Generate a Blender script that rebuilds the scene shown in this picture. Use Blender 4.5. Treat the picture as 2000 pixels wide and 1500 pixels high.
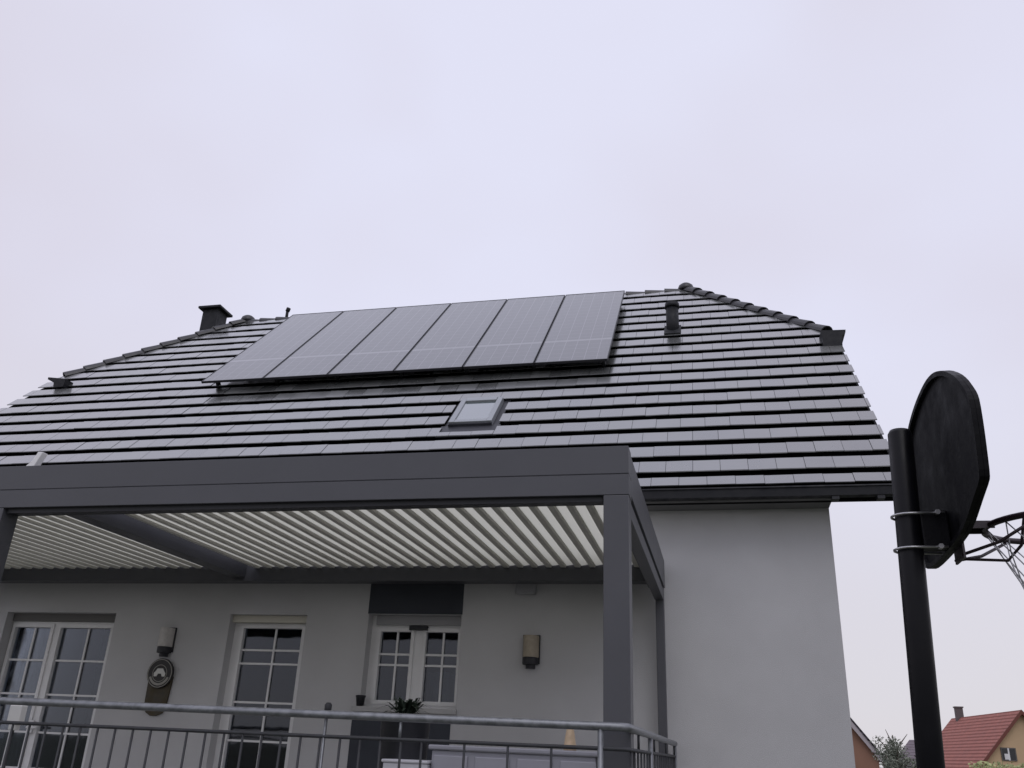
import bpy, bmesh, math, random
from mathutils import Vector, Matrix
random.seed(7)
S = bpy.context.scene
for o in list(bpy.data.objects): bpy.data.objects.remove(o)
COL = S.collection

# ---------------------------------------------------------------- camera (eye level is z = 0, ground is z = GZ)
GZ = -1.6
cd = bpy.data.cameras.new('camera'); cam = bpy.data.objects.new('camera', cd); COL.objects.link(cam)
FPX, PIT, ROLL, YAW = 1698.38, .4009895, .0455289, -.2424334
w = Vector((math.sin(YAW)*math.cos(PIT), math.cos(YAW)*math.cos(PIT), math.sin(PIT)))
r0 = Vector((math.cos(YAW), -math.sin(YAW), 0)); u0 = r0.cross(w)
r = math.cos(ROLL)*r0 + math.sin(ROLL)*u0; u = -math.sin(ROLL)*r0 + math.cos(ROLL)*u0
m = Matrix((r, u, -w)).transposed().to_4x4(); cam.matrix_world = m
cd.sensor_fit = 'HORIZONTAL'; cd.sensor_width = 36; cd.lens = FPX/2000*36; cd.clip_end = 3000; cd.clip_start = .05
S.camera = cam
# ---------------------------------------------------------------- sky, sun, exposure
W = bpy.data.worlds.new('World'); S.world = W; W.use_nodes = True
nt = W.node_tree; nd = nt.nodes; lk = nt.links
for n in list(nd): nd.remove(n)
def N(t, **k):
    n = nd.new(t)
    for a, b in k.items(): setattr(n, a, b)
    return n
SUN_EL, SUN_ROT = math.radians(52), math.radians(160)
sky = N('ShaderNodeTexSky', sky_type='NISHITA', sun_disc=False, sun_elevation=SUN_EL, sun_rotation=SUN_ROT)
tc = N('ShaderNodeTexCoord')
no = N('ShaderNodeTexNoise'); no.inputs['Scale'].default_value = 1.7; no.inputs['Detail'].default_value = 3; no.inputs['Roughness'].default_value = .45
mp = N('ShaderNodeMapping'); mp.inputs['Scale'].default_value = (1, 1, 1.6); mp.inputs['Location'].default_value = (2.3, 1.1, .4)
lk.new(tc.outputs['Generated'], mp.inputs[0]); lk.new(mp.outputs[0], no.inputs['Vector'])
cr = N('ShaderNodeValToRGB')
cr.color_ramp.elements[0].position = .36; cr.color_ramp.elements[0].color = (.69, .665, .775, 1)
cr.color_ramp.elements[1].position = .62; cr.color_ramp.elements[1].color = (.745, .750, .900, 1)
lk.new(no.outputs[0], cr.inputs[0])
sx = N('ShaderNodeSeparateXYZ'); lk.new(tc.outputs['Generated'], sx.inputs[0])
mr = N('ShaderNodeMapRange'); mr.inputs['From Min'].default_value = -.02; mr.inputs['From Max'].default_value = .42
lk.new(sx.outputs['Z'], mr.inputs['Value'])
mh = N('ShaderNodeMix', data_type='RGBA'); mh.inputs[6].default_value = (.69, .665, .695, 1)
lk.new(mr.outputs[0], mh.inputs[0]); lk.new(cr.outputs[0], mh.inputs[7])
b1 = N('ShaderNodeBackground'); b1.inputs[1].default_value = 1.075; lk.new(mh.outputs[2], b1.inputs[0])
b2 = N('ShaderNodeBackground'); b2.inputs[1].default_value = .05; lk.new(sky.outputs[0], b2.inputs[0])
mx = N('ShaderNodeMixShader'); mx.inputs[0].default_value = .06; lk.new(b1.outputs[0], mx.inputs[1]); lk.new(b2.outputs[0], mx.inputs[2])
wo = N('ShaderNodeOutputWorld'); lk.new(mx.outputs[0], wo.inputs[0])
sl = bpy.data.lights.new('sun', 'SUN'); sl.energy = .5; sl.angle = math.radians(35); sl.color = (1, .97, .94)
so = bpy.data.objects.new('sun', sl); COL.objects.link(so)
sd = Vector((math.sin(SUN_ROT)*math.cos(SUN_EL), math.cos(SUN_ROT)*math.cos(SUN_EL), math.sin(SUN_EL)))
so.rotation_euler = sd.to_track_quat('Z', 'Y').to_euler()
S.view_settings.view_transform = 'Standard'; S.view_settings.look = 'None'; S.view_settings.exposure = 0; S.view_settings.gamma = 1
S.cycles.max_bounces = 8; S.cycles.transparent_max_bounces = 12

# ---------------------------------------------------------------- materials
def mat(name, col, rough=.6, spec=.5, metal=0, noise=None, bump=None, coat=0, island=0, coat_rough=.1, ior=None):
    """noise=(scale, amount) brightness mottling; bump=(scale, strength); island=per-piece brightness variation"""
    M = bpy.data.materials.new(name); M.use_nodes = True; t = M.node_tree; p = t.nodes['Principled BSDF']
    c = tuple(col)+(1,)
    p.inputs['Base Color'].default_value = c; p.inputs['Roughness'].default_value = rough
    p.inputs['Specular IOR Level'].default_value = spec; p.inputs['Metallic'].default_value = metal
    p.inputs['Coat Weight'].default_value = coat; p.inputs['Coat Roughness'].default_value = coat_rough; p.inputs['Coat IOR'].default_value = 1.6
    if ior: p.inputs['IOR'].default_value = ior
    x = t.nodes.new('ShaderNodeTexCoord')
    val = None
    if noise:
        n = t.nodes.new('ShaderNodeTexNoise'); n.inputs['Scale'].default_value = noise[0]; n.inputs['Detail'].default_value = 6
        t.links.new(x.outputs['Object'], n.inputs['Vector'])
        a = t.nodes.new('ShaderNodeMapRange'); a.inputs['From Min'].default_value = .3; a.inputs['From Max'].default_value = .7
        a.inputs['To Min'].default_value = 1-noise[1]; a.inputs['To Max'].default_value = 1+noise[1]
        t.links.new(n.outputs[0], a.inputs[0]); val = a.outputs[0]
    if island:
        g = t.nodes.new('ShaderNodeNewGeometry'); a = t.nodes.new('ShaderNodeMapRange')
        a.inputs['To Min'].default_value = 1-island; a.inputs['To Max'].default_value = 1+island
        t.links.new(g.outputs['Random Per Island'], a.inputs[0])
        if val:
            q = t.nodes.new('ShaderNodeMath'); q.operation = 'MULTIPLY'; t.links.new(val, q.inputs[0]); t.links.new(a.outputs[0], q.inputs[1]); val = q.outputs[0]
        else: val = a.outputs[0]
    if val:
        v = t.nodes.new('ShaderNodeVectorMath'); v.operation = 'SCALE'; v.inputs[0].default_value = col
        t.links.new(val, v.inputs['Scale']); t.links.new(v.outputs[0], p.inputs['Base Color'])
        if noise:
            a2 = t.nodes.new('ShaderNodeMath'); a2.operation = 'MULTIPLY'; a2.inputs[1].default_value = rough; a2.use_clamp = True
            t.links.new(val, a2.inputs[0]); t.links.new(a2.outputs[0], p.inputs['Roughness'])
    if bump:
        n = t.nodes.new('ShaderNodeTexNoise'); n.inputs['Scale'].default_value = bump[0]; n.inputs['Detail'].default_value = 5
        t.links.new(x.outputs['Object'], n.inputs['Vector'])
        b = t.nodes.new('ShaderNodeBump'); b.inputs['Strength'].default_value = bump[1]; b.inputs['Distance'].default_value = .01
        t.links.new(n.outputs[0], b.inputs['Height']); t.links.new(b.outputs[0], p.inputs['Normal'])
    return M
M_wall = mat('rendered_wall', (.52, .52, .525), .9, .2, noise=(.9, .075), bump=(150, .5))
M_band = mat('dark_render', (.055, .06, .072), .85, .2, noise=(2, .1), bump=(160, .3))
M_tile = mat('wet_tile', (.092, .096, .095), .28, .9, noise=(2.2, .16), bump=(30, .10), coat=1, coat_rough=.13, island=.3, ior=1.95)
M_deck = mat('roof_deck', (.006, .006, .007), .9, .1)
M_ridge = mat('ridge_tile', (.03, .03, .035), .4, .6, noise=(8, .2), island=.2)
M_slate = mat('dark_cladding', (.010, .011, .014), .6, .35, noise=(12, .25), bump=(40, .2))
M_alu = mat('anthracite_aluminium', (.070, .072, .082), .42, .5, noise=(3, .06), bump=(400, .05))
M_alud = mat('anthracite_dark', (.02, .021, .025), .5, .4)
M_white = mat('white_frame', (.76, .76, .76), .35, .5, noise=(3, .05))
M_zinc = mat('galvanised', (.22, .23, .245), .42, .6, metal=.55, noise=(25, .25), bump=(60, .1))
M_bar = mat('galvanised_bar', (.05, .052, .057), .6, .4, metal=.3, noise=(25, .25))
M_black = mat('black_plastic', (.0025, .0025, .004), .55, .18, noise=(12, .3), bump=(60, .1))
M_pole = mat('black_steel', (.003, .003, .005), .42, .22, noise=(10, .2))
M_steel = mat('steel', (.45, .45, .46), .3, .6, metal=.9)
M_rim = mat('dark_rim', (.025, .014, .02), .4)
M_net = mat('net_cord', (.42, .42, .45), .8)
M_stone = mat('terrace_paving', (.34, .33, .31), .7, noise=(3, .12), bump=(40, .3))
M_conc = mat('terrace_wall', (.36, .35, .34), .9, noise=(2, .1), bump=(90, .3))
M_grass = mat('lawn', (.075, .082, .055), .9, noise=(1.2, .35), bump=(20, .8))
M_sky = None
def glass_mat():
    M = bpy.data.materials.new('window_glass'); M.use_nodes = True; t = M.node_tree
    for n in list(t.nodes): t.nodes.remove(n)
    tr = t.nodes.new('ShaderNodeBsdfTransparent'); tr.inputs[0].default_value = (.62, .65, .68, 1)
    gl = t.nodes.new('ShaderNodeBsdfGlossy'); gl.inputs[0].default_value = (.9, .93, 1, 1); gl.inputs[1].default_value = .03
    fr = t.nodes.new('ShaderNodeFresnel'); fr.inputs[0].default_value = 1.5
    ms = t.nodes.new('ShaderNodeMixShader'); ou = t.nodes.new('ShaderNodeOutputMaterial')
    x = t.nodes.new('ShaderNodeTexCoord'); n = t.nodes.new('ShaderNodeTexNoise'); n.inputs['Scale'].default_value = 2.5
    b = t.nodes.new('ShaderNodeBump'); b.inputs['Strength'].default_value = .05; b.inputs['Distance'].default_value = .02
    t.links.new(x.outputs['Object'], n.inputs['Vector']); t.links.new(n.outputs[0], b.inputs['Height']); t.links.new(b.outputs[0], gl.inputs['Normal'])
    t.links.new(fr.outputs[0], ms.inputs[0]); t.links.new(tr.outputs[0], ms.inputs[1]); t.links.new(gl.outputs[0], ms.inputs[2]); t.links.new(ms.outputs[0], ou.inputs[0])
    return M
M_glass = glass_mat()
M_skyglass = mat('roof_window_glass', (.10, .13, .14), .05, 1.0, coat=1, coat_rough=.02, ior=2.2)

# ---------------------------------------------------------------- mesh builder
class MB:
    def __init__(s): s.v = []; s.f = []; s.sm = []
    def add(s, vs, fs, smooth=False):
        b = len(s.v); s.v += [tuple(x) for x in vs]
        for f in fs: s.f.append([b+i for i in f]); s.sm.append(smooth)
        return s
    def box(s, x0, x1, y0, y1, z0, z1, M=None):
        vs = [Vector((x, y, z)) for x in (x0, x1) for y in (y0, y1) for z in (z0, z1)]
        if M: vs = [M @ q for q in vs]
        return s.add(vs, [(0,1,3,2),(4,6,7,5),(0,4,5,1),(2,3,7,6),(0,2,6,4),(1,5,7,3)])
    def prism(s, P, d, smooth=False):
        """P: 3-D polygon; d: extrusion vector"""
        n = len(P); d = Vector(d); vs = [Vector(p) for p in P]; vs += [p+d for p in vs]
        s.add(vs, [tuple(range(n))[::-1], tuple(range(n, 2*n))] )
        b = len(s.v)-2*n
        for i in range(n):
            s.f.append([b+i, b+(i+1) % n, b+n+(i+1) % n, b+n+i]); s.sm.append(smooth)
        return s
    def tube(s, pts, rad, seg=10, closed=False, cap=True):
        pts = [Vector(p) for p in pts]; n = len(pts)
        R = rad if isinstance(rad, (list, tuple)) else [rad]*n
        rings = []; prev = None
        for i, p in enumerate(pts):
            if closed: t = (pts[(i+1) % n]-pts[i-1])
            else: t = pts[min(i+1, n-1)]-pts[max(i-1, 0)]
            t.normalize()
            if prev is None:
                a = Vector((0,0,1)) if abs(t.z) < .9 else Vector((1,0,0)); x = t.cross(a).normalized()
            else: x = (prev-t*prev.dot(t)).normalized()
            prev = x; y = t.cross(x)
            rings.append([p+R[i]*(math.cos(2*math.pi*k/seg)*x+math.sin(2*math.pi*k/seg)*y) for k in range(seg)])
        vs = [q for rg in rings for q in rg]; fs = []
        for i in range(n if closed else n-1):
            j = (i+1) % n
            for k in range(seg): fs.append((i*seg+k, i*seg+(k+1) % seg, j*seg+(k+1) % seg, j*seg+k))
        s.add(vs, fs, True)
        if cap and not closed: 
            b = len(s.v)-len(vs); s.f.append([b+k for k in range(seg)][::-1]); s.sm.append(False)
            s.f.append([b+(n-1)*seg+k for k in range(seg)]); s.sm.append(False)
        return s
    def lathe(s, prof, c=(0,0,0), seg=20):
        n = len(prof); vs = []
        for (rr, z) in prof:
            for k in range(seg): vs.append((c[0]+rr*math.cos(2*math.pi*k/seg), c[1]+rr*math.sin(2*math.pi*k/seg), c[2]+z))
        fs = [(i*seg+k, i*seg+(k+1) % seg, (i+1)*seg+(k+1) % seg, (i+1)*seg+k) for i in range(n-1) for k in range(seg)]
        s.add(vs, fs, True); b = len(s.v)-len(vs)
        s.f.append([b+k for k in range(seg)][::-1]); s.sm.append(False); s.f.append([b+(n-1)*seg+k for k in range(seg)]); s.sm.append(False)
        return s
    def build(s, name, material, parent=None, bevel=0, label=None, recalc=True):
        me = bpy.data.meshes.new(name); me.from_pydata(s.v, [], s.f)
        me.polygons.foreach_set('use_smooth', s.sm)
        me.validate(); 
        if recalc:
            bm = bmesh.new(); bm.from_mesh(me); bmesh.ops.recalc_face_normals(bm, faces=bm.faces); bm.to_mesh(me); bm.free()
        me.materials.append(material); o = bpy.data.objects.new(name, me); COL.objects.link(o)
        if parent:
            o.parent = parent; pw = parent
            off = Vector((0,0,0))
            while pw: off += pw.location; pw = pw.parent
            o.location = -off if False else (0,0,0)
            me.transform(Matrix.Translation(-off))
        if bevel:
            b = o.modifiers.new('bevel', 'BEVEL'); b.width = bevel; b.segments = 2; b.limit_method = 'ANGLE'; b.angle_limit = math.radians(50); b.harden_normals = False
        if label: o['label'] = label
        return o
def tag(o, label, cat, group=None):
    o['label'] = label; o['category'] = cat
    if group: o['group'] = group
    return o
def thing(name, label, cat, loc=(0,0,0), group=None):
    o = bpy.data.objects.new(name, None); COL.objects.link(o); o.location = loc; o.empty_display_size = .2
    return tag(o, label, cat, group)
def struct(o): o['kind'] = 'structure'; return o
def copy_thing(o, loc, label, mats=None):
    c = o.copy(); COL.objects.link(c); c.location = loc; c['label'] = label
    for ch in o.children:
        d = ch.copy(); COL.objects.link(d); d.parent = c
        for g in ch.children:
            e = g.copy(); COL.objects.link(e); e.parent = d
    return c

# ================================================================ GROUND, TERRACE
gm = MB(); n = 1
gm.add([(-900,-900,GZ),(900,-900,GZ),(900,900,GZ),(-900,900,GZ)], [(0,1,2,3)]); struct(gm.build('ground', M_grass))
FZ = -.81
t = MB().box(-9.6, -.44, 5.30, 9.37, GZ-.2, FZ-.04); struct(t.build('terrace', M_conc))
t = MB().box(-9.62, -.42, 5.28, 9.372, FZ-.036, FZ); struct(t.build('terrace_paving', M_stone))

# ================================================================ HOUSE
K = .979
WY = 9.4; XR = 1.182*K; XL = -11.05*K
EY, EZ = 9.2*K, 2.697*K             # eave edge line of the tiles
RX0, RX1 = -11.78*K, 1.89*K          # verge x
SH, SR = 4.59*K, 7.60*K              # slope length: half-hip eave, ridge
HX0, HX1 = -9.37*K, -.34*K           # ridge ends
C45 = math.sqrt(.5)
RY, RZ = EY+SR*C45, EZ+SR*C45; HY, HZ = EY+SH*C45, EZ+SH*C45
BY = 2*RY-EY; BWY = 2*RY-WY
house = thing('house', 'grey rendered family house with dark tiled half-hip roof', 'house', (-4.8, 9.4, GZ))

# --- walls
OP = [(-8.66, -7.11, FZ, 1.357), (-5.578, -4.612, FZ, 1.355), (-3.86, -2.775, .40, 1.375)]
def wall_with_holes(mb, x0, x1, z0, z1, holes, y0, y1):
    xs = sorted({x0, x1, *[h[0] for h in holes], *[h[1] for h in holes]}); zs = sorted({z0, z1, *[h[2] for h in holes], *[h[3] for h in holes]})
    inh = lambda x, z: any(h[0] < x < h[1] and h[2] < z < h[3] for h in holes)
    nx, nz = len(xs)-1, len(zs)-1
    full = [[not inh((xs[i]+xs[i+1])/2, (zs[j]+zs[j+1])/2) for j in range(nz)] for i in range(nx)]
    q = lambda a: mb.add(a, [(0,1,2,3)])
    for i in range(nx):
        for j in range(nz):
            if not full[i][j]: continue
            a, b, c, d = xs[i], xs[i+1], zs[j], zs[j+1]
            q([(a,y0,c),(b,y0,c),(b,y0,d),(a,y0,d)]); q([(a,y1,c),(a,y1,d),(b,y1,d),(b,y1,c)])
            g = lambda ii, jj: 0 <= ii < nx and 0 <= jj < nz and full[ii][jj]
            if not g(i-1, j): q([(a,y0,c),(a,y0,d),(a,y1,d),(a,y1,c)])
            if not g(i+1, j): q([(b,y0,c),(b,y1,c),(b,y1,d),(b,y0,d)])
            if not g(i, j-1): q([(a,y0,c),(a,y1,c),(b,y1,c),(b,y0,c)])
            if not g(i, j+1): q([(a,y0,d),(b,y0,d),(b,y1,d),(a,y1,d)])
wm = MB(); TZ = 2.52
wall_with_holes(wm, XL, XR, GZ-.3, TZ, OP, WY, WY+.34)
wm.box(XL, XR, BWY-.3, BWY, GZ-.3, TZ)
for x0 in (XL, XR-.3):
    prof = [(WY+.34, GZ-.3), (BWY-.3, GZ-.3), (BWY-.3, TZ), (2*RY-HY, HZ-.32), (HY, HZ-.32), (WY+.34, WY+.34-EY+EZ-.2)]
    wm.prism([(x0, y, z) for y, z in prof], (.3, 0, 0))
wm.build('wall', M_wall, house)
# dark band of render round the kitchen window (proud 4 mm)
MB().box(-3.87, -2.765, WY-.004, WY-.0005, 1.376, 1.80).build('painted_band', M_band, house); MB().box(-3.93, -2.82, WY-.004, WY-.0005, FZ+.005, .335).build('painted_band', M_band, house)
# interior floor / ceiling so the rooms behind the panes are closed
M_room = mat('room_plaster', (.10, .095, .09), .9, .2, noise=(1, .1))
rm = MB(); rm.box(XL+.3, XR-.3, WY+.34, BWY-.3, FZ-.1, FZ); rm.box(XL+.3, XR-.3, WY+.34, BWY-.3, 1.75, 1.9); rm.box(XL+.3, XR-.3, WY+4.3, WY+4.4, FZ, 1.75)
rm.build('interior', M_room, house)

# --- windows
def window(name, x0, x1, z0, z1, sashes, vm, hm, boxh=.10, yoff=.14, fw=.055, mid=None, label=None, sill=None, threshold=0):
    """sashes: list of glass rects (xa, xb, za, zb)"""
    Y = WY+yoff
    fr = MB()
    # frame built as wall with glass holes
    hs = [s for s in sashes]
    wall_with_holes(fr, x0, x1, z0, z1, hs, Y, Y+.07)
    root = fr.build(name, M_white, house, bevel=.004, label=label)
    # raised casement rims around each glass
    for k, (a, b, c, d) in enumerate(sashes):
        rb = MB(); wall_with_holes(rb, a-.042, b+.042, c-.042, d+.042, [(a-.002, b+.002, c-.002, d+.002)], Y-.018, Y-.001)
        rb.build('sash', M_white, root, bevel=.005)
        pn = MB(); pn.box(a-.005, b+.005, Y+.03, Y+.038, c-.005, d+.005); pn.build('pane', M_glass, root)
        mu = MB()
        for x in vm[k]: mu.box(x-.011, x+.011, Y+.012, Y+.029, c, d)
        for z in hm[k]: mu.box(a, b, Y+.008, Y+.0285, z-.011, z+.011)
        mu.build('glazing_bar', M_white, root)
    return root
w1 = window('french_window', -8.66, -7.11, FZ+.002, 1.262, [(-8.60, -8.085, FZ+.12, 1.19), (-7.94, -7.235, FZ+.12, 1.19)],
            [[-8.33], [-7.56]], [[.804, .412, -.01, -.4], [.804, .412, -.01, -.4]], label='two-leaf white French window at the left end of the facade')
w2 = window('glazed_door', -5.578, -4.612, FZ+.002, 1.355, [(-5.452, -4.712, FZ+.12, 1.216)], [[-5.05]], [[.972, .822, .403, 0, -.4]], label='single white glazed door between the two wall plaque and the dark band')
w2['label'] = 'single white glazed door in the middle of the facade'
w3 = window('casement_window', -3.86, -2.775, .40, 1.375, [(-3.742, -3.385, .474, 1.20), (-3.205, -2.838, .474, 1.20)], [[-3.55], [-3.01]], [[.957, .843], [.957, .843]], label='small white double casement window inside the dark band')
sb = MB().box(-3.80, -2.80, WY+.10, WY+.139, 1.27, 1.368); sb.build('shutter_box', mat('shutter_grey', (.30, .30, .31), .5), w3)
sb = MB().box(-3.40, -3.19, WY+.085, WY+.139, 1.215, 1.262); sb.build('latch', M_alud, w3)
sb = MB().box(-3.93, -2.76, WY-.05, WY+.138, .345, .397); sb.build('sill', mat('sill_stone', (.42, .42, .42), .6, noise=(6, .1)), w3, bevel=.004)
sb = MB().box(-5.578, -4.612, WY+.06, WY+.139, 1.275, 1.352); sb.build('shutter_box', mat('cream_box', (.55, .53, .45), .5), w2)
sb = MB().box(-8.658, -7.112, WY+.11, WY+.30, 1.264, 1.356); sb.build('shutter_box', mat('recess_shade', (.16, .155, .15), .8), w1)  # solid box, shade of the recess under the lintel painted into its colour
hd = MB().box(-8.05, -7.98, WY+.09, WY+.122, -.02, .12).box(-8.035, -7.995, WY+.06, WY+.09, .03, .05).box(-8.035, -7.90, WY+.045, WY+.062, .03, .055)
hd.build('handle', M_white, w1, bevel=.003)
# curtains inside
def curtain(x0, x1, z0, z1, y, col, label):
    mb = MB(); n = int((x1-x0)/.012); vs = []
    for i in range(n+1):
        x = x0+(x1-x0)*i/n; yy = y+.025*math.sin(i*.55)+.008*math.sin(i*1.7)
        vs += [(x, yy, z0), (x, yy, z1)]
    mb.add(vs, [(2*i, 2*i+2, 2*i+3, 2*i+1) for i in range(n)], True)
    o = mb.build('curtain', mat('curtain_cloth', col, .9, .1), recalc=False); sm = o.modifiers.new('thick', 'SOLIDIFY'); sm.thickness = .003
    return tag(o, label, 'curtain')
curtain(-8.75, -8.35, FZ+.02, 1.3, WY+.55, (.30, .30, .29), 'pale curtain hanging behind the left leaf of the French window')
curtain(-3.25, -2.72, .2, .80, WY+.42, (.33, .33, .33), 'short pale curtain behind the right half of the casement window')

# --- soffit, gutter, brackets
MB().box(XL-.2, XR, EY+.02, WY, 2.50, 2.519).build('soffit', mat('soffit_board', (.16, .16, .16), .8, noise=(3, .1)), house)
gp = [(EY-.085, 2.615), (EY-.09, 2.600), (EY-.075, 2.595), (EY-.07, 2.512), (EY+.015, 2.506), (EY+.015, 2.612)]
g = MB().prism([(RX0+.02, y, z) for y, z in gp], (RX1-RX0-.04, 0, 0)); g.build('gutter', M_slate, house)
for x in (1.195*.985, 1.63*.985):
    MB().box(x-.035, x+.035, EY-.06, EY+.04, 2.475, 2.515).build('gutter_bracket', M_alud, house)

# --- roof
def clip(poly, a, b, c):      # keep a*x+b*y<=c
    out = []
    for i in range(len(poly)):
        p, q = poly[i], poly[(i+1) % len(poly)]; dp, dq = a*p[0]+b*p[1]-c, a*q[0]+b*q[1]-c
        if dp <= 0: out.append(p)
        if dp*dq < 0: t_ = dp/(dp-dq); out.append((p[0]+t_*(q[0]-p[0]), p[1]+t_*(q[1]-p[1])))
    return out
def tile_slope(mb, O, U, V, outline, holes=(), row=.382, col=.2905, thick=.012, step=.078, off=0., v0=0.):
    """outline: convex CCW polygon in (u, v); tiles laid half-bond, each a prism of its own"""
    O, U, V = Vector(O), Vector(U).normalized(), Vector(V).normalized(); Nn = U.cross(V)
    us = [p[0] for p in outline]; vs_ = [p[1] for p in outline]
    nrow = int(max(vs_)/row)+2
    for j in range(0, nrow):
        va, vb = v0+j*row, v0+(j+1)*row
        sh = off+(col/2 if j % 2 else 0)
        i0 = int(math.floor((min(us)-sh)/col))-1; i1 = int(math.ceil((max(us)-sh)/col))+1
        for i in range(i0, i1):
            a, b = sh+i*col+.0022, sh+(i+1)*col-.0022
            vk = va+.65*row; rects = [(a, b, va, vk), (a, b, vk+.0005, vb)]
            for (hx0, hx1, hv0, hv1) in holes:
                new = []
                for (p, q, c, d) in rects:
                    if q <= hx0 or p >= hx1 or d <= hv0 or c >= hv1: new.append((p, q, c, d)); continue
                    if p < hx0: new.append((p, hx0, c, d))
                    if q > hx1: new.append((hx1, q, c, d))
                    pp, qq = max(p, hx0), min(q, hx1)
                    if c < hv0: new.append((pp, qq, c, hv0))
                    if d > hv1: new.append((pp, qq, hv1, d))
                rects = new
            jit = random.gauss(0, .0022); tl = random.gauss(0, .0022)
            for (p, q, c, d) in rects:
                P = [(p, c), (q, c), (q, d), (p, d)]
                for k in range(len(outline)):
                    A, B = outline[k], outline[(k+1) % len(outline)]
                    nx, ny = (B[1]-A[1]), -(B[0]-A[0])
                    P = clip(P, nx, ny, nx*A[0]+ny*A[1])
                    if len(P) < 3: break
                if len(P) < 3: continue
                def H(u_, v_):
                    h_ = step-.006*(v_-va)/row if v_ <= vk+.0002 else (step-.012)*(1-(v_-vk)/(vb-vk))
                    return max(0, h_)+jit*.6+tl*((u_-a)/col-.5)
                bot = [O+U*u_+V*v_+Nn*(H(u_, v_)+.002) for u_, v_ in P]
                top = [q_+Nn*thick for q_ in bot]; n_ = len(P)
                mb.add(bot+top, [tuple(range(n_))[::-1], tuple(range(n_, 2*n_))]+[(k, (k+1) % n_, n_+(k+1) % n_, n_+k) for k in range(n_)])
tm = MB()
SKY = (-3.50*K, -2.74*K, 1.60*K, 2.66*K)      # skylight opening (u, v)
front = [(RX0, 0), (RX1, 0), (RX1, SH), (HX1, SR), (HX0, SR), (RX0, SH)]
T0 = -.05
tile_slope(tm, (0, EY, EZ-.05), (1,0,0), (0,1,1), front, [SKY], off=-.7*K+.03, v0=-.07)
back = [(-x, y) for x, y in front][::-1]
tile_slope(tm, (0, BY, EZ-.05), (-1,0,0), (0,-1,1), back)
# half hips: plane rising inward
dx = RX1-HX1; HV = math.hypot(dx, RZ-HZ)
tile_slope(tm, (RX1, RY, HZ-.03), (0,1,0), (-dx, 0, RZ-HZ), [(-(RY-HY), 0), (RY-HY, 0), (0, HV)], row=.382)
dxl = HX0-RX0; HVl = math.hypot(dxl, RZ-HZ)
tile_slope(tm, (RX0, RY, HZ-.03), (0,-1,0), (dxl, 0, RZ-HZ), [(-(RY-HY), 0), (RY-HY, 0), (0, HVl)], row=.382)
roof = tm.build('roof', M_tile, house)
# deck under the tiles
dk = MB(); e = .06
F = lambda x, v, o=0: (x, EY+v*C45+o*C45, EZ-.055+v*C45-o*C45)
top = [F(x, v) for x, v in front]; dk.prism(top, (0, .10, -.10))
Bk = lambda x, v: (x, BY-v*C45, EZ-.055+v*C45)
dk.prism([Bk(x, v) for x, v in front], (0, -.10, -.10))
for X_, HX_ in ((RX1-.01, HX1), (RX0+.01, HX0)):
    dk.add([(X_, HY, HZ-.06), (X_, 2*RY-HY, HZ-.06), (HX_, RY, RZ-.06), (X_, HY, HZ-.2), (X_, 2*RY-HY, HZ-.2), (HX_, RY, RZ-.2)], [(0,1,2),(3,5,4),(0,3,4,1),(1,4,5,2),(2,5,3,0)])
dk.build('roof_deck', M_deck, roof)
# ridge & hip caps, overlapping half-round pieces
def caps(mb, A, B, rad=.122, L=.36, lift=.03):
    A, B = Vector(A)+Vector((0,0,lift)), Vector(B)+Vector((0,0,lift)); d = B-A; n_ = max(1, round(d.length/L)); t_ = d.normalized(); x = t_.cross(Vector((0,0,1))).normalized(); y = x.cross(t_)
    for i in range(n_):
        p = A+d*i/n_-t_*.03; q = A+d*(i+1)/n_+t_*.015
        vs = []; seg = 8
        for c_, rr, li in ((p, rad*1.12, .018), (q, rad*.92, 0)):
            for rad_ in (rr, rr-.018):
                for k in range(seg+1):
                    a = math.pi*k/seg; vs.append(c_+y*(li-.05)+x*rad_*math.cos(a)+y*rad_*.85*math.sin(a))
        m_ = seg+1; fs = []
        for k in range(seg):
            fs += [(k, k+1, 2*m_+k+1, 2*m_+k), (m_+k, 3*m_+k, 3*m_+k+1, m_+k+1), (k, m_+k, m_+k+1, k+1), (2*m_+k, 2*m_+k+1, 3*m_+k+1, 3*m_+k)]
        fs += [(0, 2*m_, 3*m_, m_), (seg, m_+seg, 3*m_+seg, 2*m_+seg)]
        mb.add(vs, fs, False)
rc = MB()
caps(rc, (HX0, RY, RZ+.0), (HX1, RY, RZ+.0), .115, lift=-.005)
caps(rc, (RX1-.12, HY+.12, HZ+.13), (HX1, RY, RZ+.03)); caps(rc, (RX1, 2*RY-HY, HZ+.03), (HX1, RY, RZ+.03))
caps(rc, (RX0+.12, HY+.12, HZ+.13), (HX0, RY, RZ+.03)); caps(rc, (RX0, 2*RY-HY, HZ+.03), (HX0, RY, RZ+.03))
for x in (HX0, HX1): rc.lathe([(.15, -.02), (.15, .03), (.13, .085), (.08, .125), (.02, .14)], (x, RY, RZ+.02), 14)
rc.build('ridge_cap', M_ridge, roof)
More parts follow.
